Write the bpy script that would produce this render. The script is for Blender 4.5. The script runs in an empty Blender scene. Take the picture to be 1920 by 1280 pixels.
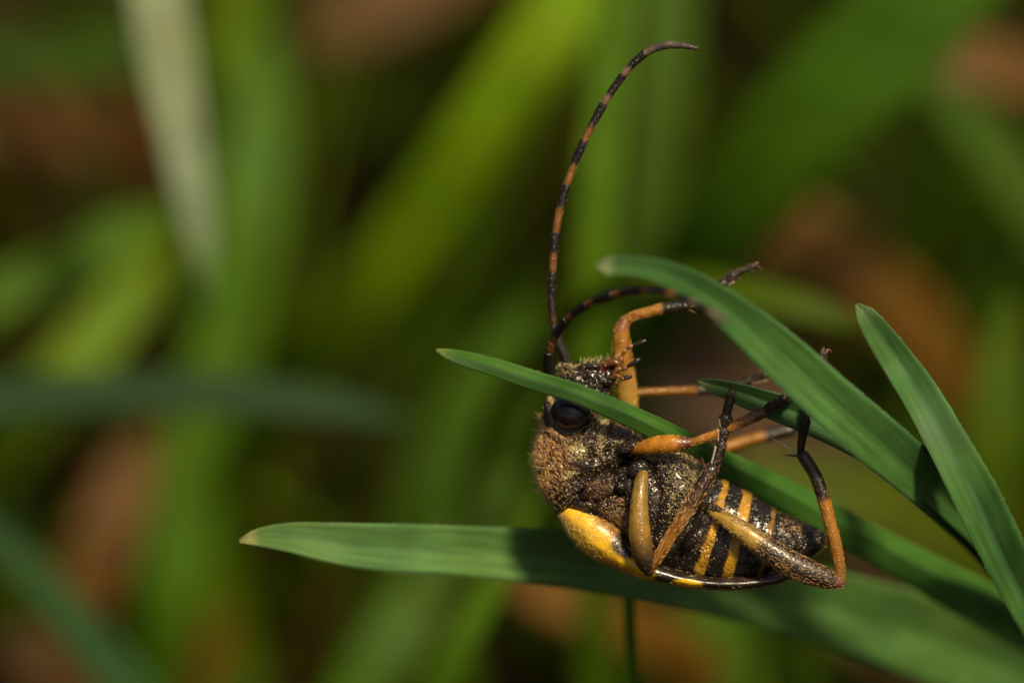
import bpy, math, random
import numpy as np
from mathutils import Vector, noise

# ------------------------------------------------------------------ camera, sky, sun
# All shapes below are laid out in a frame whose unit is 0.025 mm (1920 units = 48 mm,
# the width of the field at the plane of focus): x right, y down, w towards the lens.
S = 0.025e-3
DIST = 8000.0                     # 200 mm from lens to plane of focus
PITCH = math.radians(35)
HEIGHT = 3400.0                   # plane-of-focus centre: 85 mm above the soil
RIGHT = np.array([1.0, 0, 0])
FWD = np.array([0, math.cos(PITCH), -math.sin(PITCH)])
UP = np.array([0, math.sin(PITCH), math.cos(PITCH)])
BACK = -FWD
Q0 = np.array([0, 0, HEIGHT * S])

sc = bpy.context.scene
col = sc.collection
cam_d = bpy.data.cameras.new('camera')
cam = bpy.data.objects.new('camera', cam_d)
col.objects.link(cam)
cam.location = Q0 + BACK * DIST * S
cam.rotation_euler = (math.radians(90) - PITCH, 0, 0)
cam_d.sensor_width = 36
cam_d.lens = 36 * 200 / 48
cam_d.clip_start = 0.005
cam_d.clip_end = 300
cam_d.dof.use_dof = True
cam_d.dof.focus_distance = 0.1995
cam_d.dof.aperture_fstop = 14.5
sc.camera = cam

SUNV = RIGHT * 0.28 + UP * 0.59 + BACK * 0.76
SUNV = SUNV / np.linalg.norm(SUNV)
world = bpy.data.worlds.new('World')
sc.world = world
world.use_nodes = True
wn = world.node_tree.nodes
sky = wn.new('ShaderNodeTexSky')
sky.sky_type = 'NISHITA'
sky.sun_disc = False
sky.dust_density = 4.0
sky.ozone_density = 0.0
sky.air_density = 0.8
sky.sun_elevation = math.asin(SUNV[2])
sky.sun_rotation = math.atan2(SUNV[0], SUNV[1])
wn['Background'].inputs['Strength'].default_value = 0.07
world.node_tree.links.new(sky.outputs[0], wn['Background'].inputs['Color'])
sun_d = bpy.data.lights.new('sun', 'SUN')
sun_d.energy = 5.0
sun_d.angle = math.radians(9)          # sun through thin bright cloud: soft-edged shadows
sun_d.color = (1.0, 0.92, 0.76)
sun = bpy.data.objects.new('sun', sun_d)
col.objects.link(sun)
sun.rotation_euler = Vector(SUNV).to_track_quat('Z', 'Y').to_euler()
sun.location = (0.1, -0.1, 0.5)

sc.view_settings.view_transform = 'Standard'
sc.view_settings.look = 'None'
sc.view_settings.exposure = 0.2
sc.view_settings.gamma = 1.0
sc.view_settings.use_curve_mapping = False
sc.cycles.use_denoising = True
sc.cycles.max_bounces = 8

rng = np.random.default_rng(11)
random.seed(11)

# ------------------------------------------------------------------ frame helpers
def P(x, y, w):
    k = (DIST - w) / DIST
    return np.array([960 + (x - 960) * k, 640 + (y - 640) * k, w])

DOWN = np.array([0, math.cos(PITCH), -math.sin(PITCH)])       # world down in frame axes
SOUTH = np.array([0, math.sin(PITCH), math.cos(PITCH)])       # level, towards the camera side

def height(p):
    return HEIGHT - (np.asarray(p) - np.array([960, 640, 0])) @ DOWN

def to_world(V):
    V = np.asarray(V, float)
    return Q0 + S * (np.outer(V[:, 0] - 960, RIGHT) + np.outer(640 - V[:, 1], UP) + np.outer(V[:, 2], BACK))

def spline(C, n, key=3):
    C = np.asarray(C, float)
    t = np.concatenate([[0], np.cumsum(np.linalg.norm(np.diff(C[:, :key], axis=0), axis=1) + 1e-6)])
    m = np.gradient(C, t, axis=0, edge_order=1) if len(C) > 2 else np.repeat((C[1:] - C[:1]) / t[1], 2, 0)
    s = np.linspace(0, t[-1], n)
    i = np.clip(np.searchsorted(t, s, side='right') - 1, 0, len(t) - 2)
    h = (t[i + 1] - t[i])[:, None]
    u = ((s - t[i]) / (t[i + 1] - t[i]))[:, None]
    return ((2*u**3 - 3*u**2 + 1) * C[i] + (u**3 - 2*u**2 + u) * h * m[i]
            + (-2*u**3 + 3*u**2) * C[i + 1] + (u**3 - u**2) * h * m[i + 1]), s / t[-1]

def unit(a):
    return a / (np.linalg.norm(a, axis=-1, keepdims=True) + 1e-12)

def ring_faces(nu, nv):
    i = np.arange(nu - 1)[:, None]; j = np.arange(nv)[None, :]
    a = i * nv + j; b = i * nv + (j + 1) % nv
    return np.stack([a, b, b + nv, a + nv], -1).reshape(-1, 4)

def normals(V, F):
    n = np.cross(V[F[:, 2]] - V[F[:, 0]], V[F[:, 3]] - V[F[:, 1]])
    N = np.zeros_like(V)
    for k in range(4):
        np.add.at(N, F[:, k], n)
    return unit(N)

def fix_out(V, F):
    """faces outward: compare with the centre line"""
    N = normals(V, F)
    c = V.mean(0)
    if ((V - c) * N).sum() < 0:
        F = F[:, ::-1].copy()
    return F

def tube(ctrl, nu=24, nv=14, flat=1.0, cap=1.0, persp=True):
    """tapered limb with rounded ends; rows x, y, w, radius"""
    C = np.array(ctrl, float)
    if persp:
        C[:, :3] = [P(*r[:3]) for r in C]
    Q, t = spline(C, nu)
    c = Q[:, :3]; r = np.maximum(Q[:, 3], 0.3)
    T = unit(np.gradient(c, axis=0))
    capn = 4
    th = np.linspace(0, math.pi / 2, capn + 1)[1:]
    pre_c = [c[0] - T[0] * r[0] * cap * math.sin(a) for a in th][::-1]
    pre_r = [r[0] * max(math.cos(a), .03) for a in th][::-1]
    post_c = [c[-1] + T[-1] * r[-1] * cap * math.sin(a) for a in th]
    post_r = [r[-1] * max(math.cos(a), .03) for a in th]
    c = np.array(pre_c + list(c) + post_c); r = np.array(pre_r + list(r) + post_r)
    T = np.array([T[0]] * capn + list(T) + [T[-1]] * capn)
    t = np.concatenate([np.zeros(capn), t, np.ones(capn)])
    ref = np.array([0, 0, 1.0])
    N1 = unit(np.cross(T, ref)); N2 = unit(np.cross(N1, T))
    a = np.linspace(0, 2 * math.pi, nv, endpoint=False)
    V = (c[:, None] + r[:, None, None] * (np.cos(a)[None, :, None] * N1[:, None] + flat * np.sin(a)[None, :, None] * N2[:, None])).reshape(-1, 3)
    F = fix_out(V, ring_faces(len(c), nv))
    return dict(V=V, F=F, t=np.repeat(t, nv), T=np.repeat(T, nv, 0), a=np.tile(a, len(c)))

def ribloft(ribs, nu=90, nv=96, power=2.0):
    """trunk piece; rows Ax, Ay, Bx, By, w, half depth (A dorsal edge, B ventral edge)"""
    C = []
    for ax, ay, bx, by, w, b in ribs:
        A = P(ax, ay, w); B = P(bx, by, w)
        m = (A + B) / 2
        C.append([*m, *((A - B) / 2)[:2], b])
    Q, t = spline(C, nu)
    a = np.linspace(0, 2 * math.pi, nv, endpoint=False)
    ca = np.sign(np.cos(a)) * np.abs(np.cos(a)) ** (2 / power)
    sa = np.sign(np.sin(a)) * np.abs(np.sin(a)) ** (2 / power)
    half = np.concatenate([Q[:, 3:5], np.zeros((nu, 1))], 1)
    dep = np.zeros((nu, 3)); dep[:, 2] = np.maximum(Q[:, 5], 0.5)
    V = (Q[:, None, :3] + ca[None, :, None] * half[:, None] + sa[None, :, None] * dep[:, None]).reshape(-1, 3)
    T = np.repeat(unit(np.gradient(Q[:, :3], axis=0)), nv, 0)
    F = fix_out(V, ring_faces(nu, nv))
    return dict(V=V, F=F, t=np.repeat(t, nv), T=T, a=np.tile(a, nu), wc=np.repeat(Q[:, 2], nv))

def seg_dist(xy, poly):
    d = np.full(len(xy), 1e9)
    poly = np.asarray(poly, float)
    for p, q in zip(poly[:-1], poly[1:]):
        v = q - p
        u = np.clip(((xy - p) @ v) / (v @ v), 0, 1)
        d = np.minimum(d, np.linalg.norm(xy - p - u[:, None] * v, axis=1))
    return d

def groove(g, poly, width, depth):
    """carve (depth > 0) or raise (depth < 0) a line on the side turned to the camera"""
    V = g['V']; N = normals(V, g['F'])
    d = seg_dist(V[:, :2], poly)
    near = N[:, 2] > -0.1
    V += N * (-depth * np.exp(-(d / width) ** 2) * near)[:, None]

def lumps(g, scale, amp):
    V = g['V']; N = normals(V, g['F'])
    n = np.array([noise.fractal(Vector(v / scale), 1.0, 2.0, 3) for v in V])
    g['V'] = V + N * (n * amp)[:, None]

def sm(x, a, b):
    u = np.clip((x - a) / (b - a), 0, 1)
    return u * u * (3 - 2 * u)

def stops(t, st):
    xs = [s[0] for s in st]; cs = np.array([s[1] for s in st])
    return np.stack([np.interp(t, xs, cs[:, k]) for k in range(3)], 1)

def blob(V, cx, cy, rx, ry, rot=0, soft=.35):
    dx = V[:, 0] - cx; dy = V[:, 1] - cy
    c, s = math.cos(math.radians(rot)), math.sin(math.radians(rot))
    q = np.sqrt(((dx * c + dy * s) / rx) ** 2 + ((-dx * s + dy * c) / ry) ** 2)
    return 1 - sm(q, 1 - soft, 1 + soft)

# ------------------------------------------------------------------ object helpers
def empty(name, world_loc, parent=None):
    o = bpy.data.objects.new(name, None)
    o.empty_display_size = 0.002
    col.objects.link(o)
    o.location = world_loc
    o['_w'] = list(map(float, world_loc))
    if parent:
        o.parent = parent
        o.location = np.array(world_loc) - np.array(parent['_w'])
    return o

def mesh_obj(name, V, F, mat, parent=None, colr=None, uv=None, origin=None, smooth=True, kind=None):
    W = to_world(V)
    org = np.array(parent['_w']) if parent is not None else (np.array(origin) if origin is not None else W.mean(0))
    W = W - org
    me = bpy.data.meshes.new(name)
    F = np.asarray(F)
    me.vertices.add(len(W)); me.vertices.foreach_set('co', W.astype(np.float32).ravel())
    k = F.shape[1]
    me.loops.add(F.size); me.loops.foreach_set('vertex_index', F.astype(np.int32).ravel())
    me.polygons.add(len(F)); me.polygons.foreach_set('loop_start', np.arange(0, F.size, k, dtype=np.int32))
    me.update(calc_edges=True)
    me.polygons.foreach_set('use_smooth', np.full(len(F), smooth))
    if colr is not None:
        at = me.color_attributes.new('Col', 'FLOAT_COLOR', 'POINT')
        c = np.ones((len(W), 4), np.float32); c[:, :3] = colr
        at.data.foreach_set('color', c.ravel())
    if uv is not None:
        l = me.uv_layers.new(name='UVMap')
        l.data.foreach_set('uv', np.asarray(uv, np.float32)[F.ravel()].ravel())
    me.validate()
    o = bpy.data.objects.new(name, me)
    col.objects.link(o)
    me.materials.append(mat)
    if parent is not None:
        o.parent = parent
        o['_w'] = list(parent['_w'])
    else:
        o.location = org
        o['_w'] = list(map(float, org))
    if kind:
        o['kind'] = kind
    return o

def tag(o, label, cat, group=None):
    o['label'] = label; o['category'] = cat
    if group:
        o['group'] = group

# ------------------------------------------------------------------ materials
def new_mat(name):
    m = bpy.data.materials.new(name); m.use_nodes = True
    return m, m.node_tree.nodes, m.node_tree.links, m.node_tree.nodes['Principled BSDF']

def px_coords(n, l):
    tc = n.new('ShaderNodeTexCoord'); mp = n.new('ShaderNodeMapping')
    mp.inputs['Scale'].default_value = (1 / S,) * 3
    l.new(tc.outputs['Object'], mp.inputs['Vector'])
    return mp.outputs['Vector']

def noise_node(n, l, vec, scale, detail=3):
    t = n.new('ShaderNodeTexNoise'); t.inputs['Scale'].default_value = scale; t.inputs['Detail'].default_value = detail
    l.new(vec, t.inputs['Vector'])
    return t.outputs['Fac']

def maprange(n, l, src, a, b, c, d):
    m = n.new('ShaderNodeMapRange')
    for k, v in zip(('From Min', 'From Max', 'To Min', 'To Max'), (a, b, c, d)):
        m.inputs[k].default_value = v
    l.new(src, m.inputs['Value'])
    return m.outputs['Result']

def cuticle(name, rough=(.3, .5), pit=6.0, pit_depth=2.0, vary=.35, sss=0.0, coat=0.0, spec=.5):
    m, n, l, b = new_mat(name)
    at = n.new('ShaderNodeVertexColor'); at.layer_name = 'Col'
    vec = px_coords(n, l)
    nz = noise_node(n, l, vec, 0.05, 5)
    mul = n.new('ShaderNodeMix'); mul.data_type = 'RGBA'; mul.blend_type = 'MULTIPLY'
    mul.inputs['Factor'].default_value = 1.0
    l.new(at.outputs['Color'], mul.inputs['A'])
    g = maprange(n, l, nz, .3, .7, 1 - vary, 1 + vary)
    cc = n.new('ShaderNodeCombineColor')
    for k in range(3):
        l.new(g, cc.inputs[k])
    l.new(cc.outputs[0], mul.inputs['B'])
    l.new(mul.outputs['Result'], b.inputs['Base Color'])
    l.new(maprange(n, l, noise_node(n, l, vec, .12, 3), .3, .7, *rough), b.inputs['Roughness'])
    vo = n.new('ShaderNodeTexVoronoi'); vo.inputs['Scale'].default_value = 1 / pit
    l.new(vec, vo.inputs['Vector'])
    v = maprange(n, l, vo.outputs['Distance'], 0, .5, 0, 1)
    bp = n.new('ShaderNodeBump'); bp.inputs['Strength'].default_value = 1.0
    bp.inputs['Distance'].default_value = pit_depth * S
    l.new(v, bp.inputs['Height'])
    l.new(bp.outputs['Normal'], b.inputs['Normal'])
    b.inputs['IOR'].default_value = 1.55
    b.inputs['Specular IOR Level'].default_value = spec
    b.inputs['Specular Tint'].default_value = (1, .86, .66, 1)
    if coat:
        b.inputs['Coat Weight'].default_value = coat; b.inputs['Coat Roughness'].default_value = .2
    if sss:
        b.inputs['Subsurface Weight'].default_value = sss
        b.inputs['Subsurface Radius'].default_value = (1.0, .45, .15)
        b.inputs['Subsurface Scale'].default_value = 8 * S
    return m

M_BLACK = cuticle('black_chitin', (.16, .34), 5.5, 1.4, spec=.42)
M_ROUGH = cuticle('punctured_chitin', (.14, .36), 6.5, 2.2, .5, spec=.42)
M_LIMB = cuticle('limb_chitin', (.22, .4), 4.5, .7, .3, sss=.3)
M_DARKLIMB = cuticle('dark_limb_chitin', (.24, .42), 4.0, 1.2, .3, spec=.28)
M_WING = cuticle('wing_case', (.24, .4), 6.0, .4, .3, coat=.25)
M_EYE, n, l, b = new_mat('compound_eye')
vec = px_coords(n, l)
vo = n.new('ShaderNodeTexVoronoi'); vo.inputs['Scale'].default_value = 1 / 2.2; l.new(vec, vo.inputs['Vector'])
bp = n.new('ShaderNodeBump'); bp.inputs['Strength'].default_value = .6; bp.inputs['Distance'].default_value = .35 * S
l.new(vo.outputs['Distance'], bp.inputs['Height']); l.new(bp.outputs['Normal'], b.inputs['Normal'])
b.inputs['Base Color'].default_value = (.008, .004, .004, 1); b.inputs['Roughness'].default_value = .24

def hair_mat(name, c, r=.35):
    m, n, l, b = new_mat(name)
    at = n.new('ShaderNodeVertexColor'); at.layer_name = 'Col'
    l.new(at.outputs['Color'], b.inputs['Base Color'])
    b.inputs['Roughness'].default_value = r
    b.inputs['Specular IOR Level'].default_value = 1.0
    return m
M_HAIR = hair_mat('golden_setae', None)

def leaf_mat(name, trans=.3, rough=.42, veins=26, tint_var=.25, spec=.22):
    m, n, l, b = new_mat(name)
    out = n['Material Output']
    at = n.new('ShaderNodeVertexColor'); at.layer_name = 'Col'
    uvn = n.new('ShaderNodeUVMap'); uvn.uv_map = 'UVMap'
    sep = n.new('ShaderNodeSeparateXYZ'); l.new(uvn.outputs[0], sep.inputs[0])
    vec = px_coords(n, l)
    # veins along the blade, slightly wandering
    w1 = maprange(n, l, noise_node(n, l, vec, .006, 2), 0, 1, -.02, .02)
    add = n.new('ShaderNodeMath'); add.operation = 'ADD'; l.new(sep.outputs[0], add.inputs[0]); l.new(w1, add.inputs[1])
    mu = n.new('ShaderNodeMath'); mu.operation = 'MULTIPLY'; l.new(add.outputs[0], mu.inputs[0]); mu.inputs[1].default_value = veins * 2 * math.pi
    sn = n.new('ShaderNodeMath'); sn.operation = 'SINE'; l.new(mu.outputs[0], sn.inputs[0])
    # broad streaks: noise stretched along the blade
    cmb = n.new('ShaderNodeCombineXYZ')
    m1 = n.new('ShaderNodeMath'); m1.operation = 'MULTIPLY'; m1.inputs[1].default_value = 9; l.new(sep.outputs[0], m1.inputs[0])
    m2 = n.new('ShaderNodeMath'); m2.operation = 'MULTIPLY'; m2.inputs[1].default_value = .006; l.new(sep.outputs[1], m2.inputs[0])
    l.new(m1.outputs[0], cmb.inputs[0]); l.new(m2.outputs[0], cmb.inputs[1])
    st = n.new('ShaderNodeTexNoise'); st.inputs['Scale'].default_value = 1.0; st.inputs['Detail'].default_value = 5
    l.new(cmb.outputs[0], st.inputs['Vector'])
    blotch = noise_node(n, l, vec, .012, 4)
    f1 = maprange(n, l, st.outputs['Fac'], .3, .7, 1 - tint_var, 1 + tint_var)
    f2 = maprange(n, l, blotch, .3, .7, .85, 1.15)
    f3 = maprange(n, l, sn.outputs[0], -1, 1, .80, 1.10)
    pr = n.new('ShaderNodeMath'); pr.operation = 'MULTIPLY'; l.new(f1, pr.inputs[0]); l.new(f2, pr.inputs[1])
    pr2 = n.new('ShaderNodeMath'); pr2.operation = 'MULTIPLY'; l.new(pr.outputs[0], pr2.inputs[0]); l.new(f3, pr2.inputs[1])
    vm = n.new('ShaderNodeVectorMath'); vm.operation = 'SCALE'
    l.new(at.outputs['Color'], vm.inputs[0]); l.new(pr2.outputs[0], vm.inputs['Scale'])
    ye = n.new('ShaderNodeMix'); ye.data_type = 'RGBA'; ye.blend_type = 'MIX'
    big = noise_node(n, l, vec, .0045, 3)
    l.new(maprange(n, l, big, .45, .75, 0, .45), ye.inputs['Factor'])
    l.new(vm.outputs[0], ye.inputs['A'])
    vy = n.new('ShaderNodeVectorMath'); vy.operation = 'MULTIPLY'; vy.inputs[1].default_value = (1.5, 1.15, .6)
    l.new(vm.outputs[0], vy.inputs[0]); l.new(vy.outputs[0], ye.inputs['B'])
    sp = n.new('ShaderNodeTexVoronoi'); sp.inputs['Scale'].default_value = .028; l.new(vec, sp.inputs['Vector'])
    ps = n.new('ShaderNodeMix'); ps.data_type = 'RGBA'; ps.blend_type = 'MIX'
    l.new(maprange(n, l, sp.outputs['Distance'], .05, .11, .55, 0), ps.inputs['Factor'])
    l.new(ye.outputs['Result'], ps.inputs['A']); ps.inputs['B'].default_value = (.16, .20, .07, 1)
    l.new(ps.outputs['Result'], b.inputs['Base Color'])
    l.new(maprange(n, l, blotch, .3, .7, rough - .06, rough + .08), b.inputs['Roughness'])
    fine = noise_node(n, l, vec, .35, 2)
    hs = n.new('ShaderNodeMath'); hs.operation = 'MULTIPLY_ADD'; hs.inputs[1].default_value = .6
    l.new(fine, hs.inputs[0]); l.new(sn.outputs[0], hs.inputs[2])
    bp = n.new('ShaderNodeBump'); bp.inputs['Strength'].default_value = .6; bp.inputs['Distance'].default_value = .5 * S
    l.new(hs.outputs[0], bp.inputs['Height']); l.new(bp.outputs['Normal'], b.inputs['Normal'])
    b.inputs['Specular IOR Level'].default_value = spec
    tr = n.new('ShaderNodeBsdfTranslucent')
    vm2 = n.new('ShaderNodeVectorMath'); vm2.operation = 'MULTIPLY'; vm2.inputs[1].default_value = (1.25, 1.3, .35)
    l.new(vm.outputs[0], vm2.inputs[0]); l.new(vm2.outputs[0], tr.inputs['Color'])
    mx = n.new('ShaderNodeMixShader'); mx.inputs['Fac'].default_value = trans
    l.new(b.outputs[0], mx.inputs[1]); l.new(tr.outputs[0], mx.inputs[2])
    l.new(mx.outputs[0], out.inputs['Surface'])
    return m
M_LEAF = leaf_mat('grass_leaf')
M_DRY = leaf_mat('dry_grass', trans=.15, rough=.6, veins=18, tint_var=.35, spec=.15)
M_BACK = leaf_mat('grass_leaf_matt', trans=.35, rough=.55, veins=20, tint_var=.3, spec=.12)

M_SOIL, n, l, b = new_mat('dark_soil')
vec = px_coords(n, l)
ramp = n.new('ShaderNodeValToRGB'); l.new(noise_node(n, l, vec, .004, 6), ramp.inputs[0])
e = ramp.color_ramp.elements
e[0].position = .3; e[0].color = (.012, .005, .002, 1); e[1].position = .72; e[1].color = (.045, .021, .007, 1)
l.new(ramp.outputs[0], b.inputs['Base Color']); b.inputs['Roughness'].default_value = .9; b.inputs['Specular IOR Level'].default_value = .1
bp = n.new('ShaderNodeBump'); bp.inputs['Distance'].default_value = 30 * S
l.new(noise_node(n, l, vec, .02, 4), bp.inputs['Height']); l.new(bp.outputs['Normal'], b.inputs['Normal'])

# ------------------------------------------------------------------ the setting: soil
def build_soil():
    k = 130
    u = np.linspace(-1, 1, k)
    g = np.sinh(u * 6.5) / math.sinh(6.5) * 60            # metres, dense at the middle
    X, Y = np.meshgrid(g, g + 0.06, indexing='ij')
    Z = np.array([[noise.fractal(Vector((x * 60, y * 60, 0)), 1, 2, 4) * .004 if abs(x) < 2 and abs(y) < 2 else 0 for y in g + 0.06] for x in g]) - .003
    V = np.stack([X, Y, Z], -1).reshape(-1, 3)
    i = np.arange(k - 1)[:, None]; j = np.arange(k - 1)[None]
    a = i * k + j
    F = np.stack([a, a + k, a + k + 1, a + 1], -1).reshape(-1, 4)
    # to frame units so that the common builder can be used
    Vf = np.stack([960 + (V - Q0) @ RIGHT / S, 640 - (V - Q0) @ UP / S, (V - Q0) @ BACK / S], -1)
    o = mesh_obj('soil_ground', Vf, F, M_SOIL, origin=(0, 0, 0))
    o['kind'] = 'structure'
build_soil()

# ------------------------------------------------------------------ grass blades
def root_points(p, t, hw, roll, fold, reach=.35):
    """carry the lower end of a blade on in a natural curve into the soil"""
    h = height(p)
    lev = t - DOWN * (t @ DOWN)
    g = p + lev * h * reach + DOWN * (h + 60)
    p1 = p + t * h * .45
    p2 = g - DOWN * h * .45
    out = []
    for s in np.linspace(.2, 1, 5):
        q = (1-s)**3 * p + 3*(1-s)**2*s * p1 + 3*(1-s)*s*s * p2 + s**3 * g
        out.append([*q, hw * (1 - .45 * s), roll, fold])
    return out

def blade(pts, color, label, mat=None, name='grass_blade', cat='grass blade', group='grass blades', tip=None,
          nu=90, nv=9, thick=5.0, root=True, tipcol=None, tiplen=.03, reach=.35, margin=None, wave=0.0, stripe=None):
    """rows x, y, w, half width, roll (deg), fold (deg), from tip to foot"""
    mat = mat or M_LEAF
    C = []
    for x, y, w, hw, ro, fo in pts:
        k = (DIST - w) / DIST
        C.append([*P(x, y, w), hw * k, ro, fo])
    C = np.array(C, float)
    if root:
        t = unit(C[-1, :3] - C[-2, :3])
        C = np.vstack([C, root_points(C[-1, :3], t, C[-1, 3], C[-1, 4], C[-1, 5], reach)])
    Q, t = spline(C, nu)
    c = Q[:, :3]; hw = np.maximum(Q[:, 3], 1.2); ro = np.radians(Q[:, 4]); fo = np.radians(Q[:, 5])
    T = unit(np.gradient(c, axis=0))
    ref = np.array([0, 0, 1.0])
    A = np.cross(T, ref); A = unit(A); B = unit(np.cross(A, T))        # B faces the camera at roll 0
    A2 = A * np.cos(ro)[:, None] + B * np.sin(ro)[:, None]
    B2 = -A * np.sin(ro)[:, None] + B * np.cos(ro)[:, None]
    s = np.linspace(-1, 1, nv)
    L = np.concatenate([[0], np.cumsum(np.linalg.norm(np.diff(c, axis=0), axis=1))])
    if wave:
        ph = rng.uniform(0, 6)
        hw = hw * (1 + wave * np.sin(L / 130 + ph) + wave * .6 * np.sin(L / 47 + 2 * ph))
    prof = np.abs(s)[None] * np.sin(fo)[:, None] * hw[:, None]
    top = c[:, None] + A2[:, None] * (hw[:, None] * np.cos(fo)[:, None] * s[None])[..., None] + B2[:, None] * prof[..., None]
    th = thick * (1 - .75 * np.abs(s) ** 3)[None, :, None] * np.minimum(1, hw / 14)[:, None, None]
    bot = top - B2[:, None] * th
    ring = np.concatenate([top, bot[:, ::-1]], 1)
    V = ring.reshape(-1, 3)
    F = ring_faces(nu, 2 * nv)
    caps = []
    for base in (0, (nu - 1) * 2 * nv):
        for j in range(nv - 1):
            q = [base + j, base + 2*nv - 1 - j, base + 2*nv - 2 - j, base + j + 1]
            caps.append(q if base == 0 else q[::-1])
    F = np.vstack([F, np.array(caps)])
    ss = np.concatenate([s, s[::-1]])
    U = np.tile((ss + 1) / 2, nu); VV = np.repeat(L, 2 * nv)
    colr = np.tile(np.array(color, float), (len(V), 1))
    tt = np.repeat(L / L[-1], 2 * nv)
    if stripe is not None:                                              # paler midrib band
        k = np.exp(-((np.tile(ss, nu)) / .12) ** 2)[:, None] * stripe[1]
        colr = colr * (1 - k) + np.array(stripe[0]) * k
    if tipcol is not None:
        k = (1 - sm(VV, tiplen * .35, tiplen))[:, None]
        colr = colr * (1 - k) + np.array(tipcol) * k
    if margin is not None:
        k = sm(np.abs(np.tile(ss, nu)), .86, 1.0)[:, None] * .7
        colr = colr * (1 - k) + np.array(margin) * k
    foot = to_world(c[-1:])[0]
    o = mesh_obj(name, V, F, mat, colr=colr, uv=np.stack([U, VV], 1), origin=foot)
    tag(o, label, cat, group)
    return o, dict(c=c, A=A2, B=B2, hw=hw, fo=fo, T=T, L=L)

def edge_hairs(o, g, n, length, l0, l1):
    """tiny pale bristles on both margins of a leaf"""
    i = rng.integers(0, len(g['L']), n * 4)
    i = i[(g['L'][i] > l0) & (g['L'][i] < l1)][:n]
    sd = rng.choice([-1, 1], len(i))[:, None]
    fo = g['fo'][i][:, None]
    f = rng.random(len(i))[:, None]
    j = np.minimum(i + 1, len(g['L']) - 1)
    def mix(k):
        a = g[k]
        return a[i] * (1 - f) + a[j] * f
    hw = (g['hw'][i] * (1 - f[:, 0]) + g['hw'][j] * f[:, 0])[:, None]
    p = mix('c') + mix('A') * hw * np.cos(fo) * sd + mix('B') * hw * np.sin(fo)
    d = unit(mix('A') * sd + mix('T') * rng.normal(-.6, .25, (len(i), 1)) + mix('B') * rng.normal(.2, .3, (len(i), 1)))
    V, F, C = hair_mesh(p, d, rng.uniform(.4, 1.0, len(i)) * length * .8, .4, np.array([.16, .26, .09]))
    h = mesh_obj('edge_bristles', V, F, M_HAIR, parent=o, colr=C, kind='stuff')
    return h

def hair_mesh(p, d, L, r, color, vary=.3):
    n = len(p)
    e1 = unit(np.cross(d, np.array([.31, .2, .93]))); e2 = np.cross(d, e1)
    r = np.broadcast_to(np.asarray(r, float), (n,))[:, None]
    ang = rng.uniform(0, 6.28, n)
    vs = []
    for k in range(3):
        a = (ang + k * 2.0944)[:, None]
        vs.append(p + r * (np.cos(a) * e1 + np.sin(a) * e2) - d * 1.0)
    vs.append(p + d * L[:, None])
    V = np.stack(vs, 1).reshape(-1, 3)
    b = np.arange(n) * 4
    F = np.concatenate([np.stack([b + i, b + (i + 1) % 3, b + 3], 1) for i in range(3)])
    c = np.repeat(np.clip(np.asarray(color) * (1 + vary * rng.normal(0, 1, (n, 1))), .005, .95), 4, 0)
    return V, F, c

def setae(parent, g, n, length, color, mask=None, comb=None, lean=.6, r=.75, name='hair', jitter=.13, facing=-.25, lift=0):
    """short hairs over a surface; comb = direction they lie in (vector or per-vertex)"""
    n = int(n * .85); length = length * .8
    V, F = g['V'], g['F']
    tri = np.vstack([F[:, [0, 1, 2]], F[:, [0, 2, 3]]])
    N = normals(V, F)
    a = np.linalg.norm(np.cross(V[tri[:, 1]] - V[tri[:, 0]], V[tri[:, 2]] - V[tri[:, 0]]), axis=1)
    w = a.copy()
    if mask is not None:
        mv = mask(V) if callable(mask) else mask
        w = w * np.clip(mv[tri].mean(1), 0, None)
    w = w * (N[tri][:, :, 2].mean(1) > facing)
    if w.sum() <= 0:
        return None
    k = rng.choice(len(tri), n, p=w / w.sum())
    u = rng.random((n, 2)); f = u.sum(1) > 1; u[f] = 1 - u[f]
    bc = np.stack([1 - u.sum(1), u[:, 0], u[:, 1]], 1)[..., None]
    p = (V[tri[k]] * bc).sum(1); nn = unit((N[tri[k]] * bc).sum(1))
    if comb is None:
        comb = g['T']
    comb = np.asarray(comb, float)
    d = comb if comb.ndim == 1 else (comb[tri[k]] * bc).sum(1)
    d = np.broadcast_to(d, p.shape)
    d = unit(d - nn * (d * nn).sum(1, keepdims=True))
    dd = unit(d * lean + nn * (1 - lean) + rng.normal(0, jitter, p.shape))
    Vh, Fh, C = hair_mesh(p, dd, length * rng.uniform(.5, 1.3, n), r * .52, color)
    return mesh_obj(name, Vh, Fh, M_HAIR, parent=parent, colr=C, kind='stuff')

GREEN = np.array([.046, .125, .024])
BLUEGREEN = np.array([.050, .122, .024])
LIME = np.array([.185, .300, .002])
DEEP = np.array([.050, .108, .002])
MID = np.array([.082, .165, .003])
STRAW = np.array([.33, .38, .19])
RUST = np.array([.135, .056, .005])
PINKBROWN = np.array([.110, .055, .014])

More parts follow.
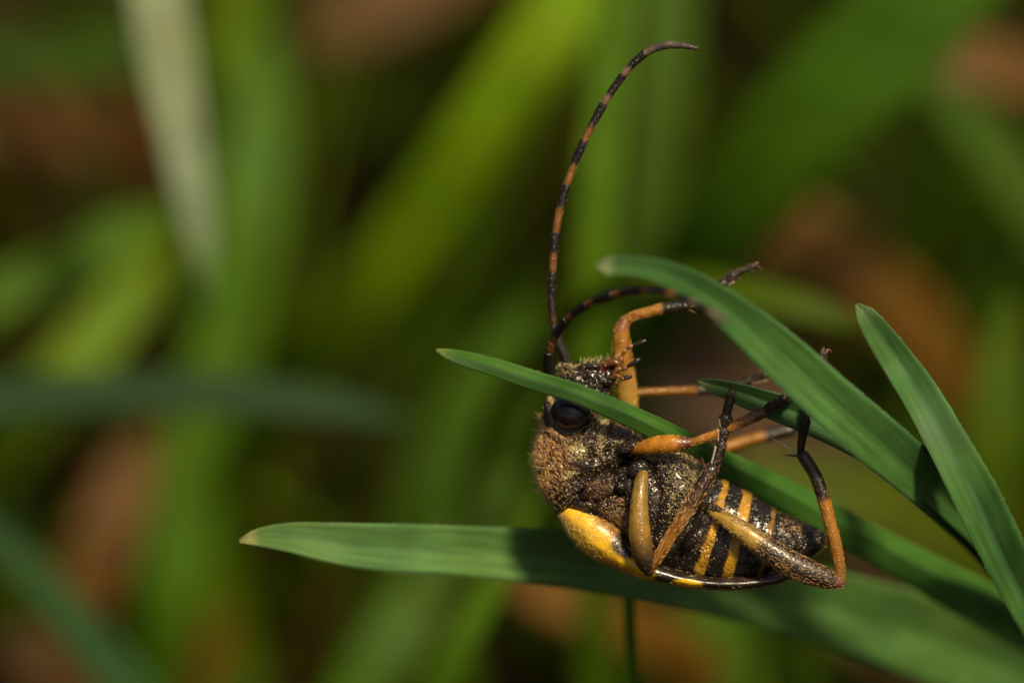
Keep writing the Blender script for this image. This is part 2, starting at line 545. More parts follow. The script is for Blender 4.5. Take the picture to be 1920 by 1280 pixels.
# --- the five blades round the beetle (in or near focus)
o, g = blade([(449, 1014, -70, 3, 0, 8), (475, 1008, -70, 14, 0, 10), (530, 1006, -72, 26, 2, 12), (620, 1016, -76, 39, 4, 12), (720, 1025, -110, 46, 4, 12),
       (820, 1029, -150, 49, 4, 12), (920, 1035, -195, 52, 5, 12), (1060, 1046, -250, 57, 5, 12), (1200, 1066, -320, 60, 6, 12), (1350, 1090, -410, 66, 8, 12),
       (1500, 1122, -520, 74, 10, 12), (1650, 1164, -650, 82, 12, 12), (1800, 1215, -790, 88, 14, 12), (2000, 1300, -980, 92, 16, 12)],
      BLUEGREEN * [1.9, 1.6, 1.65], 'broad grass blade with pale pointed tip lying behind and under the beetle', tipcol=(.42, .40, .16), tiplen=34, nu=220, nv=13,
      thick=6, wave=.018, stripe=((.075, .15, .04), .35), margin=(.07, .13, .03))
edge_hairs(o, g, 500, 5, 20, 1500)
o, g = blade([(818, 656, 78, 2.5, 8, -14), (835, 662, 78, 9, 8, -14), (870, 673, 77, 15, 7, -18), (930, 690, 74, 19, 6, -24), (1000, 714, 68, 21.5, 5, -28), (1080, 738, 58, 22, 4, -28),
       (1160, 771, 50, 23, 3, -28), (1250, 813, 12, 25, 1, -28), (1330, 856, -75, 26, 0, -24), (1430, 905, -175, 29, -2, -20), (1540, 963, -255, 33, -2, -18),
       (1640, 1020, -295, 36, -2, -16), (1740, 1075, -360, 40, -2, -16), (1850, 1137, -430, 43, -2, -16), (1980, 1205, -520, 46, -2, -16)],
      np.array([.062, .160, .018]), 'narrow grass blade crossing in front of the beetle eye', tipcol=(.30, .34, .07), tiplen=26, nu=220, nv=13, thick=5, stripe=((.02, .05, .012), .5), wave=.012)
edge_hairs(o, g, 300, 4, 20, 1200)
o, g = blade([(1118, 497, 330, 3, 20, 5), (1128, 498, 328, 13, 20, 8), (1165, 497, 315, 18, 18, 12), (1220, 503, 290, 22, 14, 14), (1280, 525, 262, 27, 10, 16), (1340, 561, 228, 34, 8, 18),
       (1400, 608, 195, 42, 4, 18), (1470, 671, 165, 48, 0, 18), (1545, 741, 140, 51, -4, 18), (1625, 811, 95, 52, -4, 18), (1705, 877, -5, 50, 0, 18), (1775, 940, -135, 46, 4, 20),
       (1840, 1005, -270, 42, 6, 24), (1910, 1085, -390, 40, 6, 28), (2000, 1190, -520, 40, 6, 30)],
      BLUEGREEN * 1.25, 'arching blue-green grass blade bent over the beetle feet', tipcol=(.25, .30, .12), tiplen=40, nu=220, nv=13, thick=6, wave=.012, margin=(.06, .14, .05))
edge_hairs(o, g, 500, 4, 250, 1100)
o, g = blade([(1309, 713, 34, 3, 14, 26), (1325, 718, 34, 12, 14, 30), (1370, 731, 31, 22, 10, 32), (1430, 752, 26, 30, 8, 34), (1500, 777, 18, 35, 4, 34), (1570, 806, 8, 38, 0, 32), (1650, 848, -18, 40, -6, 30),
       (1725, 900, -75, 40, -10, 30), (1790, 958, -170, 36, -14, 34), (1860, 1030, -290, 34, -18, 38), (1960, 1150, -450, 34, -18, 40)],
      BLUEGREEN * 1.05, 'short keeled grass blade with pale tip under the arching blade', tipcol=(.30, .36, .12), tiplen=30, nu=160, nv=13, thick=6, stripe=((.075, .17, .06), .6))
edge_hairs(o, g, 300, 4, 15, 500)
o, g = blade([(1606, 570, -30, 4, 10, 12), (1618, 584, -30, 17, 10, 16), (1645, 622, -32, 28, 8, 22), (1690, 687, -40, 35, 4, 26), (1735, 760, 0, 40, -4, 26), (1775, 835, 18, 44, -8, 26),
       (1812, 905, 20, 48, -10, 26), (1850, 985, -10, 52, -12, 28), (1895, 1080, -90, 52, -14, 30), (1960, 1200, -220, 50, -16, 32)],
      BLUEGREEN * 1.1, 'short upright blunt-tipped grass blade beside the arching blade', tipcol=(.14, .22, .07), tiplen=40, nu=160, nv=13, thick=6, stripe=((.07, .16, .07), .4), wave=.015)
edge_hairs(o, g, 300, 4, 20, 700)

# --- blurred blades standing behind
def bg(pts, color, label, mat=None, **k):
    pts = [(x, y, w if w > -600 else w * 1.4, hw * .86, ro, fo) for x, y, w, hw, ro, fo in pts]
    blade(pts, np.asarray(color) * .80, label, mat=M_BACK, nu=60, nv=7, thick=7, **k)
bg([(395, 600, -1250, 3, 0, 5), (392, 540, -1250, 16, 0, 6), (375, 440, -1250, 34, 0, 8), (352, 320, -1250, 46, 5, 10), (325, 170, -1250, 58, 5, 10), (295, 0, -1250, 64, 5, 10), (270, -160, -1300, 66, 5, 10), (200, -420, -1500, 60, 0, 10), (60, -500, -2000, 55, 0, 10), (-200, -300, -2800, 50, 0, 10)],
   STRAW * .88, 'pale bleached grass blade hanging tip down', tipcol=(.1, .18, .03), tiplen=250)
bg([(1190, -260, -1700, 20, 0, 8), (1100, -60, -1700, 74, 0, 10), (1000, 100, -1700, 80, 0, 10), (890, 260, -1750, 78, 0, 10), (785, 410, -1850, 76, 0, 10), (690, 540, -1950, 74, 0, 10), (590, 660, -2100, 70, 0, 10), (500, 780, -2300, 60, 0, 10)],
   LIME, 'bright yellow-green grass blade leaning diagonally behind the long antenna', reach=.15)
bg([(1960, -300, -1500, 30, 0, 8), (1830, -110, -1500, 110, 0, 8), (1680, 60, -1520, 130, 0, 10), (1530, 210, -1560, 125, 0, 10), (1410, 350, -1640, 112, 0, 10), (1310, 480, -1760, 88, 0, 10), (1240, 590, -1900, 62, 0, 10)],
   MID * [.68, .78, .8], 'wide deep green grass blade leaning to the upper right', reach=.15)
bg([(1180, -260, -1300, 10, 0, 8), (1165, -80, -1300, 40, 0, 8), (1140, 140, -1300, 44, 0, 8), (1122, 340, -1300, 44, 0, 8), (1112, 520, -1320, 42, 0, 8), (1110, 680, -1360, 40, 0, 8), (1112, 860, -1420, 38, 0, 8)],
   MID * 1.05, 'slim upright green grass blade just behind the long antenna', reach=.05)
bg([(1250, -200, -2300, 30, 0, 8), (1250, 60, -2300, 62, 0, 8), (1225, 300, -2350, 62, 0, 8), (1200, 520, -2450, 60, 0, 8), (1190, 720, -2600, 50, 0, 8)],
   DEEP * 1.3 + [.02, .015, .01], 'dull upright grass blade between the two leaning blades', reach=.05)
bg([(780, 790, -1350, 4, 0, 6), (660, 766, -1350, 34, 10, 8), (500, 745, -1350, 44, 10, 8), (300, 735, -1350, 48, 10, 8), (100, 740, -1350, 50, 10, 8), (-100, 760, -1350, 50, 10, 8), (-350, 820, -1350, 50, 10, 8)],
   BLUEGREEN * [.6, .55, .7], 'blue-green grass blade lying level across the brown gap', reach=.3)
bg([(330, 385, -1900, 10, 0, 6), (250, 430, -1900, 44, 0, 8), (140, 485, -1850, 52, 0, 8), (20, 545, -1800, 54, 0, 8), (-120, 600, -1800, 54, 0, 8), (-320, 720, -1900, 50, 0, 8)],
   MID * .95, 'green grass blade reaching in below the pale hanging blade', reach=.3)
bg([(330, 430, -2400, 8, 0, 6), (270, 520, -2400, 44, 0, 8), (190, 620, -2350, 58, 0, 8), (90, 740, -2300, 62, 0, 8), (10, 850, -2300, 56, 0, 8), (-90, 1000, -2400, 50, 0, 8)],
   LIME * .8, 'yellow-green slanting grass blade behind the level blue-green blade', reach=.15)
bg([(500, 60, -2600, 20, 0, 8), (485, 240, -2550, 70, 0, 8), (460, 420, -2500, 80, 0, 8), (425, 600, -2500, 80, 0, 8), (385, 780, -2500, 74, 0, 8), (345, 960, -2500, 74, 0, 8), (325, 1120, -2500, 72, 0, 8), (300, 1300, -2600, 66, 0, 8)],
   DEEP * 1.5, 'broad dark green upright grass blade behind the pale hanging blade', reach=.05)
bg([(470, -260, -2900, 20, 0, 8), (460, -60, -2900, 50, 0, 8), (425, 120, -2900, 54, 0, 8), (395, 280, -2900, 46, 0, 8), (375, 420, -2950, 36, 0, 8)],
   LIME * .62, 'olive grass blade rising beside the pale hanging blade', reach=.1)
bg([(975, 880, -1900, 20, 0, 8), (880, 1000, -1850, 52, 0, 8), (790, 1120, -1800, 62, 0, 8), (700, 1250, -1750, 66, 0, 8), (620, 1380, -1750, 62, 0, 8)],
   MID * .75, 'dim green grass blade rising under the broad leaf tip', reach=.2)
bg([(1010, 930, -1000, 6, 0, 8), (960, 1030, -1000, 24, 0, 8), (910, 1120, -1000, 31, 0, 8), (862, 1210, -1000, 34, 0, 8), (810, 1320, -1020, 34, 0, 8)],
   MID * .95, 'thin green grass blade slanting under the broad leaf', reach=.2)
bg([(1172, 1000, -420, 6, 0, 20), (1178, 1100, -420, 13, 0, 20), (1183, 1200, -420, 14, 0, 20), (1188, 1310, -430, 14, 0, 20)],
   DEEP * 2.0, 'thin dark grass stem below the beetle', reach=.05)
bg([(1620, 612, -900, 6, 0, 8), (1560, 592, -900, 26, 0, 8), (1470, 565, -900, 33, 0, 8), (1380, 543, -920, 33, 0, 8), (1280, 525, -960, 30, 0, 8), (1180, 530, -1020, 26, 0, 8), (1090, 590, -1150, 24, 0, 8)],
   LIME * .42, 'yellow-green grass blade lying behind the arching blade', reach=.1)
bg([(-60, 960, -1500, 20, 0, 8), (30, 1040, -1500, 34, 0, 8), (120, 1140, -1500, 42, 0, 8), (210, 1250, -1500, 48, 0, 8), (310, 1390, -1500, 50, 0, 8)],
   GREEN * .8, 'dim green grass blade crossing the corner near the rusty blades', reach=.2)
bg([(1700, 120, -2000, 10, 0, 8), (1790, 200, -2000, 44, 0, 8), (1880, 300, -2000, 54, 0, 8), (1960, 420, -2000, 56, 0, 8), (2060, 580, -2100, 54, 0, 8)],
   MID * .7, 'dim olive grass blade drooping under the brown straw', reach=.2)
bg([(-80, 60, -2600, 10, 0, 8), (20, 110, -2600, 50, 0, 8), (130, 120, -2600, 56, 0, 8), (240, 90, -2600, 50, 0, 8), (360, 140, -2700, 40, 0, 8), (430, 300, -2900, 36, 0, 8)],
   DEEP * .8, 'dim green grass blade arching behind the pale hanging blade', reach=.1)
bg([(1010, 560, -2300, 10, 0, 8), (930, 690, -2300, 70, 0, 8), (860, 830, -2300, 90, 0, 8), (800, 970, -2300, 90, 0, 8), (740, 1130, -2350, 80, 0, 8), (690, 1300, -2400, 76, 0, 8)],
   DEEP * 1.1, 'broad shaded green grass blade behind the two leaf tips', reach=.15)
bg([(1380, 860, -1400, 10, 0, 8), (1480, 900, -1400, 60, 0, 8), (1580, 920, -1400, 70, 0, 8), (1700, 960, -1450, 66, 0, 8), (1840, 1040, -1550, 60, 0, 8), (1980, 1160, -1700, 56, 0, 8)],
   LIME * .42 + [.02, .0, .004], 'olive grass blade behind the hind leg of the beetle', reach=.2)
bg([(1900, 560, -1500, 12, 0, 8), (1880, 680, -1500, 56, 0, 8), (1865, 820, -1500, 66, 0, 8), (1860, 980, -1550, 66, 0, 8), (1870, 1160, -1650, 60, 0, 8), (1890, 1330, -1750, 56, 0, 8)],
   LIME * .4, 'olive grass blade standing behind the blunt-tipped blade', reach=.1)
bg([(1300, 1060, -2000, 10, 0, 8), (1330, 1170, -2000, 90, 0, 8), (1340, 1290, -2000, 100, 0, 8), (1340, 1420, -2000, 90, 0, 8)],
   DEEP * 1.2, 'shaded green grass blade below the broad leaf', reach=.1)

# --- dead, rusty and straw-coloured blades lying in the litter
def dry(pts, color, label, **k):
    pts = [(x, y, w * 1.5, hw * .9, ro, fo) for x, y, w, hw, ro, fo in pts]
    blade(pts, color, label, mat=M_DRY, name='dry_grass_blade', cat='dry blade', group='dry grass blades', nu=60, nv=7, thick=7, **k)
dry([(1330, 380, -2300, 20, 0, 8), (1420, 410, -2300, 66, 0, 8), (1530, 460, -2300, 76, 0, 8), (1640, 540, -2300, 72, 0, 8), (1730, 630, -2350, 66, 0, 8), (1810, 740, -2450, 56, 0, 8), (1870, 860, -2600, 50, 0, 8)],
    RUST * [1, 1.1, 1.2], 'brown dead grass blade bending behind the arching blade')
dry([(1590, 130, -1900, 14, 0, 8), (1690, 115, -1900, 50, 0, 8), (1800, 115, -1900, 58, 0, 8), (1920, 140, -1950, 58, 0, 8), (2060, 210, -2100, 54, 0, 8)],
    PINKBROWN, 'brown straw reaching over the dim olive blade')
dry([(290, 800, -2400, 14, 0, 8), (240, 900, -2350, 60, 0, 8), (195, 1010, -2300, 66, 0, 8), (150, 1130, -2300, 64, 0, 8), (100, 1270, -2400, 60, 0, 8)],
    RUST * .65, 'rusty dead blade standing near the dark green upright blade')
dry([(470, 930, -2500, 8, 0, 8), (440, 1030, -2500, 34, 0, 8), (410, 1140, -2500, 40, 0, 8), (380, 1300, -2550, 40, 0, 8)],
    RUST * .8, 'thin rusty dead blade beside the dark green upright blade')
dry([(920, 1075, -1700, 10, 0, 8), (1010, 1105, -1700, 48, 0, 8), (1110, 1140, -1700, 56, 0, 8), (1220, 1190, -1750, 56, 0, 8), (1330, 1270, -1850, 50, 0, 8)],
    RUST * [.9, 1.0, .7], 'orange-brown dead blade under the broad leaf')
dry([(560, 80, -3000, 20, 0, 8), (640, 40, -3000, 70, 0, 8), (740, -5, -3000, 76, 0, 8), (860, -70, -3100, 66, 0, 8), (1000, -100, -3300, 50, 0, 8)],
    PINKBROWN * .8, 'pinkish dead blade behind the bright diagonal blade')
dry([(-60, 200, -3000, 20, 0, 8), (60, 230, -3000, 70, 0, 8), (180, 240, -3000, 66, 0, 8), (300, 290, -3100, 50, 0, 8)],
    RUST * .6, 'dull brown dead blade behind the pale hanging blade')
dry([(1180, 640, -1900, 30, 0, 8), (1280, 690, -1900, 100, 0, 8), (1400, 760, -1950, 110, 0, 8), (1520, 850, -2050, 96, 0, 8), (1620, 980, -2200, 80, 0, 8)],
    np.array([.085, .048, .022]), 'wide dull brown dead blade behind the beetle feet')
dry([(1560, 1170, -1700, 16, 0, 8), (1660, 1230, -1700, 54, 0, 8), (1780, 1300, -1750, 56, 0, 8), (1900, 1400, -1850, 50, 0, 8)],
    np.array([.13, .085, .015]), 'ochre dead blade under the broad leaf foot')
dry([(0, 1190, -2200, 20, 0, 8), (80, 1240, -2200, 70, 0, 8), (170, 1320, -2250, 70, 0, 8), (260, 1440, -2300, 60, 0, 8)],
    PINKBROWN * .7, 'reddish brown dead blade in the corner litter')

# --- uncountable short grass over the soil and the meadow around
def meadow():
    Vs, Fs, Cs, Us = [], [], [], []
    base = 0
    sun_f = np.array([SUNV @ RIGHT, -(SUNV @ UP), SUNV @ BACK])
    made = 0
    tries = 0
    while made < 2600 and tries < 14000:
        tries += 1
        near = rng.random() < .45
        if near:
            gx, gy = rng.uniform(-.06, .06), rng.uniform(.06, .2)
            h = rng.uniform(300, 1500)
        else:
            rr = .05 + .6 * rng.random() ** 1.6; an = rng.uniform(0, 6.283)
            gx, gy = rr * math.cos(an), rr * math.sin(an) + .03
            h = rng.uniform(900, 4400)
        pw = np.array([gx, gy, -.002]) - Q0
        p = np.array([960 + pw @ RIGHT / S, 640 - pw @ UP / S, pw @ BACK / S])
        an = rng.uniform(0, 6.283)
        lev = RIGHT * 0 + np.array([math.cos(an), 0, 0]) + SOUTH * math.sin(an)
        bend = rng.uniform(.1, .7)
        q = np.linspace(0, 1, 7)[:, None]
        c = p - DOWN * h * (q - .25 * bend * q ** 2) + lev * h * bend * q ** 2
        if not near or True:
            k = DIST / np.maximum(DIST - c[:, 2], 200)
            sx = 960 + (c[:, 0] - 960) * k; sy = 640 + (c[:, 1] - 640) * k
            inside = (sx > -450) & (sx < 2370) & (sy > -450) & (sy < 1730) & (c[:, 2] > -3300)
            behind = c[:, 2] > DIST - 1500
            if inside.any() or (behind & (np.abs(c[:, 0] - 960) < 1500)).any():
                continue
            # keep the sunlit gap over the beetle open
            shade = False
            for anchor, gap in (((1700, 1150, -600), 900), ((1200, 850, -300), 1900), ((850, 350, -2500), 900), ((1550, 200, -2200), 800), ((320, 200, -1800), 700), ((200, 640, -3000), 700)):
                rel = c - np.array(anchor); al = rel @ sun_f
                off = np.linalg.norm(rel - al[:, None] * sun_f, axis=1)
                shade = shade or ((off < gap) & (al > 0)).any()
            if shade:
                continue
        T = unit(np.gradient(c, axis=0))
        A = unit(np.cross(T, unit(rng.normal(0, 1, 3))))
        B = np.cross(A, T)
        hw = rng.uniform(25, 70) * (1 - q[:, 0] ** 2.2) + 1.5
        ring = np.stack([c + A * hw[:, None], c + B * hw[:, None] * .25, c - A * hw[:, None], c - B * 3], 1)
        Vs.append(ring.reshape(-1, 3)); Fs.append(ring_faces(7, 4) + base); base += 28
        cc = [DEEP, MID, LIME * .7, GREEN, RUST * .6, PINKBROWN * .6][rng.choice(6, p=[.2, .22, .10, .04, .26, .18])] * rng.uniform(.6, 1.1)
        Cs.append(np.tile(cc, (28, 1)))
        Us.append(np.stack([np.tile([0, .5, 1, .5], 7), np.repeat(q[:, 0] * h, 4)], 1))
        made += 1
    o = mesh_obj('grass', np.vstack(Vs), np.vstack(Fs), M_BACK, colr=np.vstack(Cs), uv=np.vstack(Us), origin=(0, 0, 0), kind='stuff')
    o['label'] = 'dim short grass and litter covering the soil far behind'; o['category'] = 'grass'
meadow()

# ------------------------------------------------------------------ the beetle
BLK = np.array([.011, .0075, .005]); BRN = np.array([.060, .027, .010]); DBR = np.array([.018, .010, .006])
ORG = np.array([.33, .122, .006]); AMB = np.array([.24, .085, .016]); OLV = np.array([.235, .13, .018]); YEL = np.array([.64, .33, .003])
GOLD = np.array([.82, .55, .19]); COPPER = np.array([.62, .31, .09])

beetle = empty('longhorn_beetle', to_world(P(1260, 1000, -80)[None])[0])
tag(beetle, 'black and yellow banded longhorn beetle clinging belly-out among grass blades', 'beetle')

def part(name, g, mat, color, parent=beetle, label=None):
    c = color if getattr(color, 'ndim', 1) == 2 else np.tile(color, (len(g['V']), 1))
    o = mesh_obj(name, g['V'], g['F'], mat, parent=parent, colr=c)
    if label:
        o['label'] = label
    return o

# pronotum with its front rim and hairs
g = ribloft([(1040, 766, 1092, 772, -70, 30), (1024, 776, 1122, 786, -70, 58), (1012, 808, 1165, 797, -72, 70), (1004, 846, 1202, 822, -74, 76), (1006, 884, 1196, 850, -75, 76),
             (1016, 920, 1150, 876, -75, 74), (1034, 950, 1112, 904, -75, 66), (1050, 958, 1092, 926, -75, 40), (1064, 952, 1078, 940, -75, 6)], 130, 150, 2.3)
groove(g, [(1020, 778), (1032, 806), (1052, 822), (1074, 826), (1096, 816), (1112, 792)], 8, -7)      # rim behind the eye
groove(g, [(1062, 770), (1068, 790), (1074, 800)], 30, 14)                                             # hollow the head sits in
groove(g, [(1106, 858), (1120, 838), (1134, 822), (1134, 806), (1124, 796)], 7, 6)
groove(g, [(1104, 860), (1130, 850), (1165, 838), (1195, 826)], 5, 7)
groove(g, [(1150, 815), (1175, 826)], 16, -8)
groove(g, [(1050, 880), (1075, 860), (1095, 870)], 16, -5)
groove(g, [(1040, 938), (1065, 915), (1090, 895)], 9, 5)
groove(g, [(1028, 830), (1024, 870), (1034, 915)], 14, -3)
lumps(g, 14, 3.5)
V = g['V']
c = np.tile(DBR, (len(V), 1))
k = blob(V, 1040, 850, 40, 70)[:, None]; c = c * (1 - k) + BRN * k
pron = part('pronotum', g, M_ROUGH, c)
comb = np.array([.55, -.8, .2])
setae(pron, g, 1900, 12, COPPER * [1.25, 1.15, 1], mask=lambda V: .15 + blob(V, 1026, 850, 34, 90, soft=.6) * 2, comb=np.array([-.55, -.75, .3]), lean=.68, r=.8)
setae(pron, g, 1900, 8, GOLD * 1.15, mask=lambda V: blob(V, 1082, 845, 17, 16) * 3 + blob(V, 1066, 890, 18, 7, -20) * 3 + blob(V, 1128, 822, 8, 34, 12) * 3
      + blob(V, 1165, 832, 26, 9, -20) * 1.6 + .12, comb=np.array([.4, .6, .3]), lean=.6, r=.85, jitter=.45)
setae(pron, g, 260, 24, GOLD, mask=lambda V: blob(V, 1010, 830, 16, 110), comb=np.array([-.9, -.3, .1]), lean=.3, r=.6, facing=-.6)
setae(pron, g, 160, 5, GOLD * 1.1, mask=lambda V: np.exp(-(seg_dist(V[:, :2], [(1022, 782), (1034, 810), (1054, 825), (1074, 829), (1096, 819), (1112, 795)]) / 3) ** 2), comb=np.array([0, .7, .6]), lean=.5, r=1.0)

# head
g = ribloft([(1066, 681, 1160, 668, -58, 3), (1056, 684, 1167, 674, -58, 30), (1047, 698, 1163, 694, -60, 46), (1041, 722, 1153, 722, -60, 54), (1034, 744, 1142, 748, -62, 58),
             (1028, 770, 1128, 776, -64, 60), (1028, 796, 1112, 800, -64, 58), (1036, 814, 1100, 816, -66, 46), (1050, 824, 1085, 824, -66, 8)], 110, 120, 2.2)
groove(g, [(1078, 684), (1092, 700), (1100, 720)], 9, 5)
groove(g, [(1130, 676), (1124, 705), (1118, 730)], 5, 4)
groove(g, [(1146, 676), (1140, 700), (1132, 735)], 4, 4)
groove(g, [(1052, 692), (1060, 700)], 12, -6)
lumps(g, 12, 2.0)
V = g['V']
c = np.tile(BLK * 1.4, (len(V), 1))
k = blob(V, 1132, 688, 10, 12)[:, None]; c = c * (1 - k) + np.array([.045, .008, .003]) * k
head = part('head', g, M_ROUGH, c)
setae(head, g, 700, 7, GOLD * [.8, .8, .85], mask=lambda V: blob(V, 1062, 696, 20, 14, soft=.7) * 2 + .12, comb=np.array([-.3, -.8, .3]), lean=.55, r=.8, jitter=.4)
setae(head, g, 60, 16, GOLD, mask=lambda V: blob(V, 1120, 672, 40, 10), comb=np.array([.2, -.9, .2]), lean=.3, r=.6, facing=-.6)
setae(head, g, 420, 12, GOLD, mask=lambda V: blob(V, 1030, 752, 10, 22, soft=.6), comb=np.array([-.6, -.7, .3]), lean=.5, r=.8, facing=-.5)
setae(head, g, 300, 9, GOLD, mask=lambda V: blob(V, 1120, 785, 12, 16, soft=.6), comb=np.array([.2, .7, .4]), lean=.5, r=.8)

# eye: kidney-shaped dome; behind it the smooth neck ring
def ellipsoid(cx, cy, w, rx, ry, rw, nu=40, nv=48, rot=0):
    th = np.linspace(.001, math.pi - .001, nu); a = np.linspace(0, 2 * math.pi, nv, endpoint=False)
    X = np.sin(th)[:, None] * np.cos(a)[None] * rx; Y = np.sin(th)[:, None] * np.sin(a)[None] * ry; W = np.cos(th)[:, None] * np.ones(nv)[None] * rw
    r = math.radians(rot)
    V = np.stack([X * math.cos(r) - Y * math.sin(r), X * math.sin(r) + Y * math.cos(r), W], -1).reshape(-1, 3) + P(cx, cy, w)
    F = fix_out(V, ring_faces(nu, nv))
    return dict(V=V, F=F, t=np.repeat(np.linspace(0, 1, nu), nv), T=np.tile([0, 0, 1.0], (len(V), 1)))
g = ellipsoid(1071, 772, -12, 38, 35, 34, rot=12)
V = g['V']; k = blob(V, 1118, 748, 22, 14, -30); V += np.array([-10, 6, -10]) * k[:, None]
eye = part('eye', g, M_EYE, BLK)
g = tube([(1027, 760, -34, 8), (1032, 784, -26, 13), (1046, 802, -22, 16), (1068, 808, -20, 17), (1091, 800, -22, 15), (1106, 782, -26, 11), (1114, 766, -34, 6)], 60, 22, .7)
neck = part('neck_ring', g, M_BLACK, BLK)
setae(neck, g, 200, 4, GOLD, mask=lambda V: np.exp(-(seg_dist(V[:, :2], [(1033, 782), (1046, 797), (1070, 804), (1092, 797), (1106, 780)]) / 2.5) ** 2), comb=np.array([0, .6, .8]), lean=.5, r=.9)

# mouthparts
part('mandible', tube([(1136, 684, -24, 7), (1150, 679, -20, 8), (1161, 684, -18, 6), (1166, 693, -18, 2.5)], 20, 14), M_LIMB, np.array([.085, .022, .004]), parent=head)
part('labrum', tube([(1122, 706, -24, 10), (1138, 716, -20, 9), (1149, 708, -18, 7), (1157, 697, -18, 4)], 22, 14), M_BLACK, BLK * 1.4, parent=head)
def palp(beads, club):
    g = tube(beads, 26, 10)
    o = part('palp', g, M_LIMB, np.array([.17, .06, .014]))
    part('palp_tip', tube(club, 14, 12), M_BLACK, BLK * 1.3, parent=o)
palp([(1160, 684, -14, 4), (1165, 673, -12, 4), (1167, 668, -12, 2.2), (1170, 660, -10, 4.2), (1174, 655, -9, 2.4), (1181, 650, -8, 4.6), (1187, 647, -8, 2.5)], [(1187, 648, -8, 3.2), (1196, 645, -7, 5), (1205, 641, -6, 5), (1209, 639, -6, 4.2)])
palp([(1152, 700, -12, 5), (1160, 692, -6, 5.5), (1167, 692, -4, 4), (1171, 690, -2, 5), (1178, 686, 0, 2.6)], [(1177, 687, 0, 3.2), (1187, 681, 1, 5), (1195, 676, 2, 5), (1198, 674, 2, 4)])
palp([(1148, 708, -10, 4), (1157, 704, -4, 4), (1163, 707, -2, 3.2), (1168, 710, 0, 3.6)], [(1169, 710, 0, 2.8), (1175, 708, 0, 4), (1182, 706, 0, 3.4)])

# thorax underside
g = ribloft([(1052, 944, 1120, 868, -78, 20), (1052, 958, 1180, 850, -78, 60), (1070, 972, 1232, 842, -78, 78), (1108, 992, 1282, 848, -78, 86), (1142, 1014, 1312, 866, -78, 90), (1172, 1040, 1328, 896, -78, 88),
             (1200, 1066, 1328, 936, -80, 78), (1226, 1080, 1316, 970, -80, 50), (1250, 1066, 1300, 1000, -80, 8)], 160, 180, 2.4)
groove(g, [(1052, 946), (1088, 924), (1115, 895), (1145, 872), (1195, 850)], 6, 14)
groove(g, [(1060, 952), (1096, 930), (1120, 905), (1146, 884)], 4, -8)
groove(g, [(1092, 938), (1110, 946), (1130, 942), (1158, 924)], 5, 12)
groove(g, [(1100, 948), (1128, 952), (1156, 938)], 5, -9)
groove(g, [(1150, 880), (1156, 900), (1166, 925), (1172, 950)], 6, 11)
groove(g, [(1108, 955), (1130, 968), (1152, 985), (1168, 1010)], 6, 5)
groove(g, [(1172, 950), (1166, 985), (1180, 1020)], 6, 6)
groove(g, [(1180, 868), (1200, 866), (1218, 880)], 10, 12)
groove(g, [(1225, 880), (1236, 920), (1236, 960), (1222, 1000)], 9, 8)
groove(g, [(1265, 880), (1275, 915), (1265, 950)], 34, -14)
groove(g, [(1300, 868), (1318, 905), (1300, 965), (1262, 1015), (1225, 1050)], 9, 16)
groove(g, [(1108, 918), (1130, 908), (1140, 900)], 16, -9)
lumps(g, 12, 2.2)
V = g['V']
c = np.tile(BLK * 1.5, (len(V), 1))
k = (blob(V, 1120, 920, 26, 20) * .7)[:, None]; c = c * (1 - k) + BRN * k
k = (blob(V, 1164, 935, 7, 6))[:, None]; c = c * (1 - k) + np.array([.14, .05, .025]) * k
thx = part('thorax', g, M_ROUGH, c)
setae(thx, g, 1900, 8, GOLD * [1.1, 1.05, .95], mask=lambda V: blob(V, 1272, 925, 52, 75, 15, soft=.5) * (.12 + blob(V, 1296, 910, 30, 80, 20, soft=.8)) * 1.6 + .05, comb=np.array([.55, .6, .2]), lean=.72, r=.8)
setae(thx, g, 1000, 10, COPPER, mask=lambda V: blob(V, 1160, 980, 30, 36, -35, soft=.6) + .12 * blob(V, 1125, 915, 30, 26), comb=np.array([.5, .6, .2]), lean=.7, r=.75)
setae(thx, g, 800, 8, GOLD, mask=lambda V: blob(V, 1240, 858, 70, 14, 4, soft=.6) + .6 * blob(V, 1150, 952, 26, 10, -25), comb=np.array([.6, .2, .3]), lean=.5, r=.85, jitter=.5)
# coxae
part('coxa', ellipsoid(1164, 912, 8, 13, 11, 12, 20, 24, 20), M_BLACK, BLK * 1.3, parent=thx)
part('coxa', ellipsoid(1196, 880, 4, 22, 17, 14, 20, 24, -30), M_BLACK, BLK * 1.2, parent=thx)
part('coxa', ellipsoid(1180, 838, -8, 28, 14, 18, 20, 24, -18), M_ROUGH, DBR, parent=pron)
g = ellipsoid(1304, 1006, -12, 34, 18, 28, 30, 36, -48)
cox = part('coxa', g, M_BLACK, BLK * 1.4, parent=thx)
setae(cox, g, 420, 8, GOLD * [.8, .75, .7], mask=lambda V: blob(V, 1322, 1018, 26, 12, -48, soft=.6), comb=np.array([.5, .6, .2]), lean=.7, r=.7)

